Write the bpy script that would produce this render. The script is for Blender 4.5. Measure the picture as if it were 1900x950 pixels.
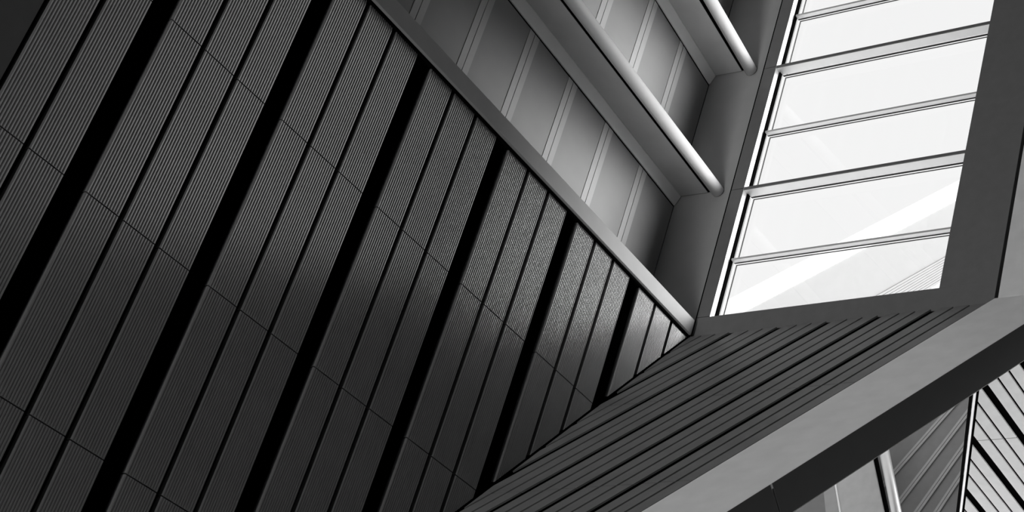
import bpy, bmesh, math, random
from mathutils import Vector, Matrix

for o in list(bpy.data.objects): bpy.data.objects.remove(o, do_unlink=True)
C = bpy.context.scene.collection
OZ = 11.6                      # height of the corner where wall, window and slope meet, above the hall floor

# ------------------------------------------------------------------ camera
cam = bpy.data.cameras.new('camera'); co = bpy.data.objects.new('camera', cam); C.objects.link(co)
right = Vector((0.87707435, 0.44357394, 0.18434411))
down = Vector((-0.06250677, 0.48589515, -0.8717791))
fwd = Vector((-0.4762704, 0.75309233, 0.45389255))
M = Matrix((( right.x, -down.x, -fwd.x), (right.y, -down.y, -fwd.y), (right.z, -down.z, -fwd.z))).to_4x4()
M.translation = Vector((10.98994, -13.38999, -9.99647 + OZ))
co.matrix_world = M
cam.sensor_width = 36; cam.lens = 2984.3289 / 1900 * 36
cam.shift_x = (950 - 1562.0768) / 1900; cam.shift_y = (850.5068 - 475) / 1900
cam.clip_end = 500
bpy.context.scene.camera = co

# ------------------------------------------------------------------ world, sun, added fill lamp at the unseen end of the hall
SKY = 0.95
w = bpy.data.worlds.new('overcast_sky'); bpy.context.scene.world = w; w.use_nodes = True
nt = w.node_tree; bg = nt.nodes['Background']
bg.inputs[0].default_value = (SKY, SKY, SKY, 1); bg.inputs[1].default_value = 1.0

def lamp(kind, name, loc, rot_dir, energy, size=1, size_y=None, angle=0):
    l = bpy.data.lights.new(name, kind); o = bpy.data.objects.new(name, l); C.objects.link(o)
    o.location = loc; o.rotation_euler = Vector(rot_dir).to_track_quat('-Z', 'Y').to_euler()
    l.energy = energy
    if kind == 'AREA':
        l.shape = 'RECTANGLE'; l.size = size; l.size_y = size_y or size
    if kind == 'SUN': l.angle = angle
    return o
lamp('SUN', 'hazy_sun', (6, 12, 30), (-0.86, -0.36, -0.44), 8.0, angle=math.radians(58))
lamp('AREA', 'hall_end_fill_light', (1.7, -28, 2), (0, 1, 0.0), 3500, 3, 12)  # added lamp inside the closed end wall, brightens surfaces facing down the hall

vs = bpy.context.scene.view_settings
vs.view_transform = 'Standard'; vs.look = 'None'; vs.exposure = 0.0; vs.gamma = 1.0; vs.use_curve_mapping = False

# ------------------------------------------------------------------ materials
def mat(name, v, rough=0.5, metal=0.0, grain=0.06, scale=6.0, bump=0.0, spec=0.5):
    m = bpy.data.materials.new(name); m.use_nodes = True
    n = m.node_tree.nodes; L = m.node_tree.links; b = n['Principled BSDF']
    tc = n.new('ShaderNodeTexCoord'); no = n.new('ShaderNodeTexNoise'); no.inputs['Scale'].default_value = scale
    no.inputs['Detail'].default_value = 5
    L.new(tc.outputs['Object'], no.inputs['Vector'])
    cr = n.new('ShaderNodeMapRange'); cr.inputs[1].default_value = 0.3; cr.inputs[2].default_value = 0.7
    cr.inputs[3].default_value = v * (1 - grain); cr.inputs[4].default_value = v * (1 + grain)
    L.new(no.outputs['Fac'], cr.inputs[0])
    cc = n.new('ShaderNodeCombineColor')
    for i in range(3): L.new(cr.outputs[0], cc.inputs[i])
    L.new(cc.outputs[0], b.inputs['Base Color'])
    b.inputs['Roughness'].default_value = rough; b.inputs['Metallic'].default_value = metal
    b.inputs['Specular IOR Level'].default_value = spec
    if bump:
        n2 = n.new('ShaderNodeTexNoise'); n2.inputs['Scale'].default_value = 120
        L.new(tc.outputs['Object'], n2.inputs['Vector'])
        bp = n.new('ShaderNodeBump'); bp.inputs['Strength'].default_value = bump; bp.inputs['Distance'].default_value = 0.01
        L.new(n2.outputs['Fac'], bp.inputs['Height']); L.new(bp.outputs[0], b.inputs['Normal'])
    return m
M_SLAT = mat('ribbed_grey_metal', 0.44, 0.27, 0.64, 0.05, 3, 0.0)
M_SLOPE = mat('dark_grey_board', 0.18, 0.5, 0.0, 0.10, 4, 0.15)
M_BLACK = mat('black_void', 0.004, 0.9, 0, 0.1, spec=0.0)
M_PLAIN = mat('plain_grey_panel', 0.17, 0.5)
M_TRIM = mat('light_grey_capping', 0.44, 0.45, 0, 0.04, 5)
M_PLASTER = mat('grey_plaster', 0.42, 0.6, 0, 0.04, 3)
M_PANEL = mat('pale_wall_panel', 0.31, 0.5, 0, 0.05, 2)
M_STRIP = mat('white_edge_strip', 0.5, 0.5, 0, 0.03, 4)
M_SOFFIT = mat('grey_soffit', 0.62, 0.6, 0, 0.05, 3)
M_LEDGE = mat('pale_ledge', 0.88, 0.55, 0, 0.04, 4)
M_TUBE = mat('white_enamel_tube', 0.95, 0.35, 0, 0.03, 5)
M_FRAME = mat('dark_grey_window_frame', 0.17, 0.45, 0, 0.05, 8, 0.05)
M_ALU = mat('pale_aluminium', 0.95, 0.5, 0.75, 0.02)
M_WHITE = mat('white_enamel', 0.85, 0.4, 0, 0.02)
M_BAND = mat('light_grey_cladding', 0.9, 0.5, 0, 0.04, 4)
M_WALLR = mat('pale_grey_wall', 0.78, 0.6, 0, 0.05, 5)
M_END = mat('charcoal_end_plate', 0.085, 0.5, 0, 0.05, 5)
M_SEAM = mat('grey_seam', 0.25, 0.5)
M_CEIL = mat('pale_ceiling_board', 0.5, 0.5, 0, 0.06, 5)
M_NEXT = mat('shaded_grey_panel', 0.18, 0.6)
M_NSTRIP = mat('grey_strip', 0.33, 0.5)
M_PLATE = mat('grey_plate', 0.45, 0.6)
M_STEEL = mat('brushed_steel', 0.6, 0.42, 0.8, 0.03, 5)
M_ROOM = mat('hall_plaster', 0.12, 0.8)
M_FLOOR = mat('hall_floor', 0.15, 0.5)
M_EXT = mat('pale_render', 0.40, 0.7, 0, 0.02)
M_EXTW = mat('white_coping', 0.62, 0.6, 0, 0.01)
M_GROUND = mat('pale_paving', 0.8, 0.8)
g = bpy.data.materials.new('window_glass'); g.use_nodes = True
n = g.node_tree.nodes; L = g.node_tree.links; n.remove(n['Principled BSDF'])
tr = n.new('ShaderNodeBsdfTransparent'); gl = n.new('ShaderNodeBsdfGlossy'); gl.inputs['Roughness'].default_value = 0.02
lw = n.new('ShaderNodeLayerWeight'); lw.inputs[0].default_value = 0.5
pw = n.new('ShaderNodeMath'); pw.operation = 'POWER'; pw.inputs[1].default_value = 4
fr = n.new('ShaderNodeMapRange'); fr.inputs[3].default_value = 0.02; fr.inputs[4].default_value = 0.5
L.new(lw.outputs['Facing'], pw.inputs[0]); L.new(pw.outputs[0], fr.inputs[0]); mx = n.new('ShaderNodeMixShader')
L.new(fr.outputs[0], mx.inputs[0]); L.new(tr.outputs[0], mx.inputs[1]); L.new(gl.outputs[0], mx.inputs[2])
L.new(mx.outputs[0], n['Material Output'].inputs[0]); M_GLASS = g

# ------------------------------------------------------------------ helpers
class MB:
    def __init__(s): s.v = []; s.f = []
    def add(s, verts, faces):
        k = len(s.v); s.v += [tuple(v) for v in verts]; s.f += [tuple(i + k for i in f) for f in faces]; return s
    def prism(s, poly, ext):
        """closed prism: polygon (3D points) swept along ext"""
        n = len(poly); e = Vector(ext); a = [Vector(p) for p in poly]; b = [p + e for p in a]
        return s.add(a + b, [tuple(range(n))[::-1], tuple(range(n, 2 * n))] + [(i, (i + 1) % n, n + (i + 1) % n, n + i) for i in range(n)])
    def box(s, x0, x1, y0, y1, z0, z1):
        return s.prism([(x0, y0, z0), (x1, y0, z0), (x1, y1, z0), (x0, y1, z0)], (0, 0, z1 - z0))
    def build(s, name, m, parent=None, smooth=False):
        me = bpy.data.meshes.new(name)
        cx = sum(v[0] for v in s.v) / len(s.v); cy = sum(v[1] for v in s.v) / len(s.v); cz = min(v[2] for v in s.v)
        o = bpy.data.objects.new(name, me)
        if parent is None:
            org = Vector((cx, cy, cz + OZ))
            me.from_pydata([(v[0] - cx, v[1] - cy, v[2] - cz) for v in s.v], [], s.f)
            o.location = org
        else:
            pl = parent['_org'] if '_org' in parent else (0, 0, 0)
            me.from_pydata([(v[0] - cx, v[1] - cy, v[2] - cz) for v in s.v], [], s.f)
            o.parent = parent; o.location = Vector((cx - pl[0], cy - pl[1], cz + OZ - pl[2]))
        bm = bmesh.new(); bm.from_mesh(me); bmesh.ops.recalc_face_normals(bm, faces=bm.faces); bm.to_mesh(me); bm.free()
        if smooth: me.shade_smooth()
        me.materials.append(m); C.objects.link(o)
        o['_org'] = (cx, cy, cz + OZ)
        return o
def empty(name, x, y, z):
    o = bpy.data.objects.new(name, None); C.objects.link(o); o.empty_display_size = 0.2
    o.location = (x, y, z + OZ); o['_org'] = (x, y, z + OZ); return o
def tag(o, label=None, cat=None, group=None, kind=None):
    for k, v in (('label', label), ('category', cat), ('group', group), ('kind', kind)):
        if v: o[k] = v
    return o
def clip(poly, a, b, c):
    """keep the part of a 2D polygon with a*x+b*y+c >= 0"""
    out = []
    for i, p in enumerate(poly):
        q = poly[(i + 1) % len(poly)]; dp = a * p[0] + b * p[1] + c; dq = a * q[0] + b * q[1] + c
        if dp >= 0: out.append(p)
        if dp * dq < 0:
            t = dp / (dp - dq); out.append((p[0] + t * (q[0] - p[0]), p[1] + t * (q[1] - p[1])))
    return out
SL = 1.4017                    # the slope rises 1.4017 for each metre towards the window
FLOOR = -OZ
RISE = [0, -1.797, -3.59, -5.39, -7.187, -8.984]      # the joints of both panelled surfaces

# ------------------------------------------------------------------ hall shell
def slab(name, x0, x1, y0, y1, z0, z1, m, label, cat='wall'):
    o = MB().box(x0, x1, y0, y1, z0, z1).build(name, m); return tag(o, label, cat, kind='structure')
slab('floor', -0.5, 24, -30, 0.6, FLOOR - 0.3, FLOOR, M_FLOOR, 'hall floor far below the slatted wall', 'floor')
slab('ceiling', -1.3, 24, -30, 0.6, 9.0, 9.3, M_ROOM, 'hall roof slab high above the shelf beams', 'ceiling')
slab('wall_right', 24, 24.3, -30, 0.6, FLOOR, 9.3, M_ROOM, 'plain side wall opposite the slatted wall')
slab('wall_back', -1.3, 24.3, -30.3, -30, FLOOR, 9.3, M_ROOM, 'plain far end wall of the hall behind the viewer')

# ------------------------------------------------------------------ wall A: ribbed slats
wl = MB().box(-0.75, -0.30, -30, 0.4, FLOOR, -0.02).build('wall_left', M_BLACK)
tag(wl, 'big dark wall of upright ribbed grey slats in threes with black gaps between', 'wall', kind='structure')
SW = 0.327; NR = 13
def ribbed(y0, y1, zt, zb):
    p = (y1 - y0) / NR; prof = []
    for i in range(NR * 2 + 1):
        prof.append((y0 + i * p / 2, 0.0 if i % 2 else -0.00455))
    V = []
    for (y, x) in prof:
        b = min(max(zb, SL * y + 0.035), zt - 0.001); V += [(x, y, zt), (x, y, b)]
    F = [(2 * i, 2 * i + 1, 2 * i + 3, 2 * i + 2) for i in range(len(prof) - 1)]
    nf = len(V); V += list(V)      # the caps and sides get vertices of their own, so the ribs shade smoothly
    k = len(V); b0 = min(max(zb, SL * y0 + 0.035), zt - 0.001); b1 = min(max(zb, SL * y1 + 0.035), zt - 0.001)
    V += [(-0.05, y0, zt), (-0.05, y0, b0), (-0.05, y1, zt), (-0.05, y1, b1)]; e = 2 * (len(prof) - 1)
    F += [(k, k + 1, nf + 1, nf), (nf + e, nf + e + 1, k + 3, k + 2), (k, k + 2, k + 3, k + 1)]
    F += [tuple([k] + list(range(nf, nf + e + 1, 2)) + [k + 2]), tuple([k + 3] + list(range(nf + e + 1, nf, -2)) + [k + 1])]
    return V, F
cols = []
for k in range(-1, 6):
    r = -7.582 + 1.2866 * k if k >= 0 else -7.582 - 1.2866
    for j in range(3):
        y = r + j * (SW + 0.047)
        if y < -8.52: continue
        cols.append((y, min(y + SW, -0.03)))
lastr = -7.582 + 1.2866 * 5
for y0, y1 in cols:
    for a, b in zip(RISE[:-1], RISE[1:]):
        zt = a - 0.006 if a < 0 else -0.078
        zb = b + 0.006
        if SL * y0 + 0.035 > zt - 0.02: continue
        MB().add(*ribbed(y0, y1, zt, zb)).build('slat', M_SLAT, wl)
MB().box(-0.29, 0.010, 0.001, 0.4, -1.0, -0.021).build('corner_backing', M_BLACK, wl)
MB().box(-0.29, -0.01, -0.028, 0.0, -0.12, 0.0).build('corner_backing', M_BLACK, wl)
MB().box(-0.05, -0.004, -9.85, -8.533, -8.98, -0.05).build('plain_panel', M_PLAIN, wl)
MB().box(-0.05, -0.004, -11.2, -9.89, -8.98, -0.05).build('plain_panel', M_PLAIN, wl)

# capping along the top of wall A
cp = MB().box(-0.86, 0.045, -30, -0.03, -0.045, 0.0).box(0.0, 0.045, -30, -0.03, -0.045, 0.175).box(-0.1, 0.0, -30, -0.03, 0.0, 0.175)
cp = MB().prism([(-0.12, -30, -0.048), (0.03, -30, -0.048), (0.045, -30, -0.035), (0.045, -30, 0.165), (0.035, -30, 0.175), (-0.12, -30, 0.175)], (0, 29.93, 0)).build('trim_1', M_TRIM)
MB().box(-0.12, 0.020, -30, -0.04, -0.076, -0.0485).build('shadow_gap', M_BLACK, cp)
tag(cp, 'pale flat capping running diagonally along the top of the ribbed slats', 'trim', kind='structure')

# ------------------------------------------------------------------ recessed upper wall with panels, seams and edge strips
wu = MB().box(-1.1, -0.90, -16, 0.4, -0.02, 9.0).build('wall_upper', M_BLACK)
tag(wu, 'recessed pale panelled wall behind the shelf beams above the slats', 'wall', kind='structure')
MB().box(-0.9, -0.121, -16, -0.03, -0.05, -0.02).build('ledge_floor', M_BLACK, wu)
def band(z0, z1, first, pitch, n):
    e = -0.0
    ys = [first - pitch * i for i in range(n)]
    prev = -0.006
    for i, y in enumerate(ys):
        hi = prev - (0.09 if i else 0.0); lo = y + 0.09
        MB().box(-0.9, -0.866, lo, hi, z0, z1).build('panel', M_PANEL, wu)
        MB().box(-0.9, -0.860, y + 0.005, y + 0.09, z0, z1).build('edge_strip', M_STRIP, wu)
        MB().box(-0.9, -0.860, y - 0.09, y - 0.005, z0, z1).build('edge_strip', M_STRIP, wu)
        prev = y
band(-0.02, 2.75, -0.765, 0.803, 14)
band(2.752, 5.2, -0.710, 0.777, 10)
band(5.202, 9.0, -0.66, 0.76, 8)

# shelf beams with tube nosing
def shelf(zl, k, kt, zt, label):
    t = empty('shelf_beam', -0.5, -6, zl); tag(t, label, 'beam', 'shelf beams with tube nosing', 'thing')
    Y0, Y1 = -12.0, -0.012
    def sweep(pts, name, m, kk=k, smooth=False):
        n_ = len(pts); V = [(x, Y1, z) for x, z in pts] + [(x, Y0, z + kk * (Y1 - Y0)) for x, z in pts]
        F = [tuple(range(n_)), tuple(range(2 * n_ - 1, n_ - 1, -1))] + [(i, (i + 1) % n_, n_ + (i + 1) % n_, n_ + i) for i in range(n_)]
        mb = MB(); mb.add(V, F); return mb.build(name, m, t, smooth)
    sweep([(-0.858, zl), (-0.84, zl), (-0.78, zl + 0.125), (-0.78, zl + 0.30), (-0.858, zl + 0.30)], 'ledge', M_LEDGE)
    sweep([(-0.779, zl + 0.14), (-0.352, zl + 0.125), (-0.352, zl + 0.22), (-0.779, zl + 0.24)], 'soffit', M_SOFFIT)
    sweep([(-0.3519, zl + 0.13), (-0.27, zl + 0.13), (-0.27, zl + 0.21), (-0.3519, zl + 0.21)], 'shadow_gap', M_BLACK)
    sweep([(-0.862, zl - 0.014), (-0.857, zl - 0.014), (-0.857, zl), (-0.862, zl)], 'shadow_line', M_BLACK)
    r = 0.084
    tb = sweep([(-0.19 + r * math.cos(2 * math.pi * i / 28), zt + r * math.sin(2 * math.pi * i / 28)) for i in range(28)], 'tube', M_TUBE, kt, True)
    tb.data.polygons[0].use_smooth = False; tb.data.polygons[1].use_smooth = False
shelf(2.136, 0.045, 0.045, 2.25, 'lower shelf beam with a white tube nosing, ending lower down beside the window')
shelf(4.223, 0.13, 0.155, 4.315, 'upper shelf beam whose bright white tube ends at the top centre-right')

# ------------------------------------------------------------------ end wall return, window frame, window
we = MB()
N = 6; pts = [(-0.855, 0.0)] + [(-0.20 + 0.19 * i / N, 0.035 * (i / N) ** 2) for i in range(N + 1)] + [(-0.01, 0.06), (-0.855, 0.06)]
we.prism([(x, y, -0.02) for x, y in pts], (0, 0, 9.0)).build('wall_end', M_PLASTER)
tag(bpy.data.objects['wall_end'], 'narrow grey wall strip between the panelled recess and the window frame', 'wall', kind='structure')

win = empty('window_1', 2.0, 0.1, 0.0)
tag(win, 'tall bright window in a dark grey frame with pale horizontal transoms', 'window', kind='structure')
ZT = 8.9
heads = [2.262, 4.328, 6.394, 8.46]
zs = [-0.06] + [h - 0.016 for h in heads] + [ZT]
MB().box(0.012, 0.20, 0.0, 0.2, 0.258, heads[0] - 0.021).build('frame_stile', M_FRAME, win)
for a, b in zip(heads[:-1], heads[1:]):
    MB().box(0.012, 0.20, 0.0, 0.2, a - 0.013, b - 0.021).build('frame_stile', M_FRAME, win)
MB().box(3.333, 4.052, 0.0, 0.45, 0.2505, ZT).build('frame_stile', M_FRAME, win)
MB().prism([(0.012, 0, -0.035), (4.052, 0, -0.075), (4.052, 0, 0.25), (0.012, 0, 0.25)], (0, 0.45, 0)).build('frame_sill', M_FRAME, win)
MB().box(0.012, 0.198, 0.012, 0.2, 0.2, ZT).build('gap_backing', M_BLACK, win)
# left jamb: white liner, black gasket, white glazing frame, dark bead
MB().box(0.2005, 0.2035, 0.001, 0.092, 0.252, ZT).build('jamb_liner', M_ALU, win)
MB().box(0.2005, 0.222, 0.0925, 0.145, 0.252, ZT).build('gasket', M_BLACK, win)
MB().box(-0.016, 0.0115, 0.012, 0.2, -0.02, ZT).build('shadow_gap', M_BLACK, win)
for h in heads:
    MB().box(0.2045, 3.332, 0.0, 0.012, h - 0.042, h).build('transom_face', M_FRAME, win)
    MB().box(0.2045, 3.332, 0.0121, 0.15, h - 0.043, h - 0.002).build('transom', M_ALU, win)
mids = [1.2, 3.272, 5.335, 7.4]
for h in mids:
    MB().box(0.2045, 3.332, 0.10, 0.1045, h - 0.024, h - 0.001).build('transom_face', M_SOFFIT, win)
    MB().box(0.2045, 3.332, 0.1046, 0.165, h - 0.026, h).build('transom', M_ALU, win)
lv = sorted([0.16] + heads + mids)
M_BEAD = mat('dark_bead', 0.03, 0.6)
for a, b in zip(lv[:-1], lv[1:]):
    top = b - (0.043 if b in heads else 0.026)
    # a narrow strip of glass shows between gasket and bead
    MB().box(0.252, 0.263, 0.188, 0.20, a, top - 0.0265).box(0.252, 3.332, 0.188, 0.20, top - 0.026, top - 0.019).build('bead', M_BEAD, win)
    MB().box(0.2225, 3.332, 0.166, 0.19, top, top + 0.008).build('edge_bead', M_BEAD, win)
    MB().box(0.2045, 3.34, 0.205, 0.213, a, top + 0.02).build('pane', M_GLASS, win)

# pale wall right of the window
wr = MB().box(4.097, 5.3, -0.0, 0.30, -0.035, 9.0).build('wall_window_side', M_WALLR)
tag(wr, 'pale grey wall right of the dark window frame', 'wall', kind='structure')
slab('wall_far', 5.3, 24, 0.0, 0.3, FLOOR, 9.0, M_ROOM, 'plain upper end wall beyond the right edge')
MB().box(-1.1, 4.3, 0.46, 0.6, 8.9, 9.0)
slab('wall_gap_backing', 4.0, 4.2, 0.31, 0.5, -0.03, 9.0, M_BLACK, 'black shadow gap between frame and pale wall')

# ------------------------------------------------------------------ slope B: raked boards under the window
s = 0.40423
nB = Vector((0, -0.8140624, 0.5807774))
def onB(x0, z, d=0.0):        # x0 = where the raked line would meet the top, z = height, d = proud of the slope
    p = Vector((x0 + s * z, z / SL, z)); return p + nB * d
def flat(xz, d=0.0): return Vector((xz[0], xz[1] / SL, xz[1])) + nB * d
wb = MB().prism([flat(q, -0.10) for q in [(-0.3, 0.02), (4.08, 0.02), (4.08 + s * -8.6, -8.6), (-0.3, -8.6)]], nB * 0.02).build('wall_slope', M_BLACK)
tag(wb, 'dark sloping face of narrow raked boards under the window', 'wall', kind='structure')
widec = [0.656 + 0.685 * i for i in range(-5, 6)]
for wc in widec:
    for j in range(3):
        a = wc + 0.057 + j * (0.1665 + 0.0365); b = a + 0.1665
        if a > 4.05: continue
        b = min(b, 4.068)
        for z1, z0 in zip(RISE[:4], RISE[1:5]):
            zt = z1 - 0.004 if z1 < 0 else -0.03
            zb = z0 + 0.004
            poly = [(a + s * zt, zt), (b + s * zt, zt), (b + s * zb, zb), (a + s * zb, zb)]
            poly = clip(poly, 1, 0, -0.012)
            if len(poly) < 3: continue
            if z1 == 0: poly = clip(poly, -0.010, -1, -0.045)
            MB().prism([flat(q, -0.02) for q in poly], nB * 0.02).build('slat', M_SLOPE, wb)

# pale band along the open edge, with its dark end plate
sb = empty('sloped_beam', 3.5, -3, -5); tag(sb, 'wide pale grey raking beam with a dark underside below the boarded slope', 'beam', kind='thing')
x0, x1 = 4.088, 5.095
MB().prism([onB(x0, -0.036, 0.02), onB(x1, -0.036, 0.02), onB(x1, -8.6, 0.02), onB(x0, -8.6, 0.02)], -nB * 0.05).build('fascia', M_BAND, sb)
SBv = (onB(0, 0) - onB(0, -1))
for za, zb in ((-0.02, -3.78), (-3.80, -8.6)):
    p = [onB(x1 + 0.002, za, 0.018), onB(x1 + 0.002, zb, 0.018), onB(x1 + 0.002, zb, -0.335), onB(x1 + 0.002, za, -0.335)]
    MB().prism(p, (-0.2, 0, 0)).build('end_plate', M_END, sb)
p = [onB(x1 - 0.012, -3.78, 0.0), onB(x1 - 0.012, -3.80, 0.0), onB(x1 - 0.012, -3.80, -0.33), onB(x1 - 0.012, -3.78, -0.33)]
MB().prism(p, (-0.18, 0, 0)).build('joint_strip', M_TRIM, sb)
p = [onB(x1 - 0.004, -0.02, -0.3352), onB(x1 - 0.004, -8.6, -0.3352), onB(x1 - 0.004, -8.6, -0.345), onB(x1 - 0.004, -0.02, -0.345)]
MB().prism(p, (-0.03, 0, 0)).build('edge_bead', M_WHITE, sb)
MB().prism([onB(3.6, -0.02, -0.30), onB(x1 - 0.21, -0.02, -0.30), onB(x1 - 0.21, -8.6, -0.30), onB(3.6, -8.6, -0.30)], -nB * 0.03).build('underside', M_BAND, sb)

# ------------------------------------------------------------------ the next bay seen below the beam
ZC = 0.0; CX, CY, CZ = 10.98994, -13.38999, -9.99647
def ray(px, py):
    a = (px - 1562.0768) / 2984.3289; b = (py - 850.5068) / 2984.3289
    return right * a + down * b + fwd
def hit(px, py, nrm, d):
    r = ray(px, py); c = Vector((CX, CY, CZ)); nrm = Vector(nrm); return c + r * ((d - c.dot(nrm)) / r.dot(nrm))
t0 = hit(1806, 734, (0, 0, 1), ZC); t1 = hit(1780.5, 950, (0, 0, 1), ZC)
td = (t1 - t0).normalized(); tp = Vector((td.y, -td.x, 0))       # along the edge, and towards the boards
if tp.x < 0: tp = -tp
ta = t0 - td * 1.0; tb_ = t1 + td * 5
cs = MB().prism([ta + Vector((0, 0, 0.10)) + tp * .02, tb_ + Vector((0, 0, 0.10)) + tp * .02, Vector((8.5, tb_.y, ZC + 0.10)), Vector((8.5, ta.y, ZC + 0.10))], (0, 0, 0.05)).build('ceiling_soffit', M_BLACK)
tag(cs, 'bright boarded ceiling with black gaps at the lower right corner', 'ceiling', kind='structure')
k = 0.671 / 0.63; wcs = [CX + (3.692 - CX) * 1.0646 + 0.671 * i for i in range(-5, 6)]
yj = CY + (2.0 - CY) * 1.0646
# clip boards to the right of the trim edge: tp . (p - t0) >= 0.03
for wc in wcs:
    for j in range(3):
        a = wc + 0.060 + j * (0.158 + 0.038); b = a + 0.158
        for ya, yb in ((0.01, yj - 0.006), (yj + 0.006, yj + 4.5)):
            if a > 8.3: continue
            poly = clip([(a, ya), (b, ya), (b, yb), (a, yb)], tp.x, tp.y, -(tp.x * t0.x + tp.y * t0.y) - 0.065)
            if len(poly) < 3: continue
            MB().prism([(x, y, ZC) for x, y in poly], (0, 0, 0.02)).build('board', M_CEIL, cs)
MB().prism([ta - tp * 0.012, tb_ - tp * 0.012, tb_ - tp * 0.05, ta - tp * 0.05], (0, 0, 0.12)).build('shadow_gap', M_BLACK, cs)
e = MB(); e.prism([ta, tb_, tb_ + tp * 0.03, ta + tp * 0.03], (0, 0, 0.12)).build('edge_trim', M_WHITE, cs)
YQ = CY + 19.6
def Qp(px, py, d=0.0): return hit(px, py, (0, 1, 0), YQ - d)
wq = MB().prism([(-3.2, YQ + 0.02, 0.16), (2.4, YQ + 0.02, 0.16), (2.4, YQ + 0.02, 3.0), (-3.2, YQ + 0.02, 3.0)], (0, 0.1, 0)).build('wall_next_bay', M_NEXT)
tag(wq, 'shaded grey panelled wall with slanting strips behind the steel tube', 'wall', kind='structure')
strips = [((1664, 871), (1749, 774), 9), ((1673.6, 924.7), (1787.3, 776.3), 9), ((1702, 948.3), (1779.4, 839.4), 9), ((1738.4, 948.3), (1773, 896), 8)]
for (a, b, wd) in strips:
    A_, B_ = Qp(*a), Qp(*b); d = (B_ - A_).normalized(); A_ -= d * 1.5; B_ += d * 0.5; q = Vector((d.z, 0, -d.x))
    for sg in (-1, 1):
        MB().prism([A_ + q * sg * 0.005, B_ + q * sg * 0.005, B_ + q * sg * 0.048, A_ + q * sg * 0.048], (0, -0.004, 0)).build('strip', M_NSTRIP, wq)
# steel tube and pale shelf face left of it
nb = empty('steel_tube_beam', *Qp(1645, 900, 0.4)); tag(nb, 'shiny steel tube beside a pale plate seen under the raking beam', 'beam', kind='thing')
a, b = Qp(1637, 820, 0.4), Qp(1665, 958, 0.4); d = (b - a).normalized(); a -= d * 1.0; b += d * 1.5
q = d.cross(Vector((0, 1, 0))).normalized(); r_ = Vector((0, 1, 0)); N = 24; R_ = 0.082
ring = [q * R_ * math.cos(2 * math.pi * i / N) + r_ * R_ * math.sin(2 * math.pi * i / N) for i in range(N)]
MB().prism([a + v for v in ring], b - a).build('tube', M_STEEL, nb, True)
def face4(pp, d, m, name, th=0.04, par=None):
    P = [Qp(x, y, d) for x, y in pp]; return MB().prism(P, (0, th, 0)).build(name, m, par)
face4([(1545, 860), (1612, 820), (1642, 960), (1562, 960)], 0.35, M_PLATE, 'plate', par=nb)
face4([(1612, 820), (1621, 820), (1651, 960), (1642, 960)], 0.3, M_BLACK, 'shadow_gap', par=nb)
face4([(1542, 862), (1545, 860), (1562, 960), (1558.5, 960)], 0.36, M_WHITE, 'plate_edge', par=nb)
face4([(1524, 870), (1541.5, 862), (1558, 960), (1533, 960)], 0.35, M_NSTRIP, 'side_strip', par=nb)

# ------------------------------------------------------------------ outside
gr = tag(MB().box(-400, 400, 0.7, 600, FLOOR - 0.6, FLOOR - 0.31).build('ground', M_GROUND), 'pale paving outside the hall', 'ground', kind='structure')

# neighbouring building seen faintly through the lower panes: white raking coping over pale boarding
EY = 10.0
nrm = Vector((0.80, -0.60, 0)).normalized(); e0 = hit(1600, 470, (0, 1, 0), EY); ED = nrm.dot(e0)
def Ep(px, py, d=0.0): return hit(px, py, nrm, ED + d)
bd = empty('neighbouring_building', e0.x, e0.y, e0.z - 2); tag(bd, 'pale building with a white raking edge faintly seen through the lower panes', 'building', kind='thing')
def fx(pp, m, name, d=0.0, th=0.3):
    pp = clip(pp, 0, -1, 615)
    return MB().prism([Ep(x, y, d) for x, y in pp], -nrm * th).build(name, m, bd)
fx([(1300, 582), (1830, 308), (1830, 343), (1300, 621)], M_EXTW, 'coping', 0.05)
fx([(1300, 621.5), (1830, 343.5), (1830, 433), (1300, 733)], M_EXT, 'wall_panel')
for i in range(9):
    a = i / 9; b = (i + 0.86) / 9
    fx([(1400, 676.9 + 65 * a), (1830, 433.5 + 36 * a), (1830, 433.5 + 36 * b), (1400, 676.9 + 65 * b)], M_EXT, 'weatherboard', 0.02)
fx([(1500, 680), (1830, 470), (1830, 560), (1500, 760)], M_EXTW, 'lower_wall', -0.1)
a, b = Ep(1300, 615), Ep(1830, 560)
MB().prism([(a.x, a.y, FLOOR - 0.31), (b.x, b.y, FLOOR - 0.31), (b.x - 0.8 * 0.3, b.y + 0.6 * 0.3, FLOOR - 0.31), (a.x - 0.24, a.y + 0.18, FLOOR - 0.31)], (0, 0, min(a.z, b.z) - FLOOR + 0.31)).build('lower_storey', M_EXT, bd)
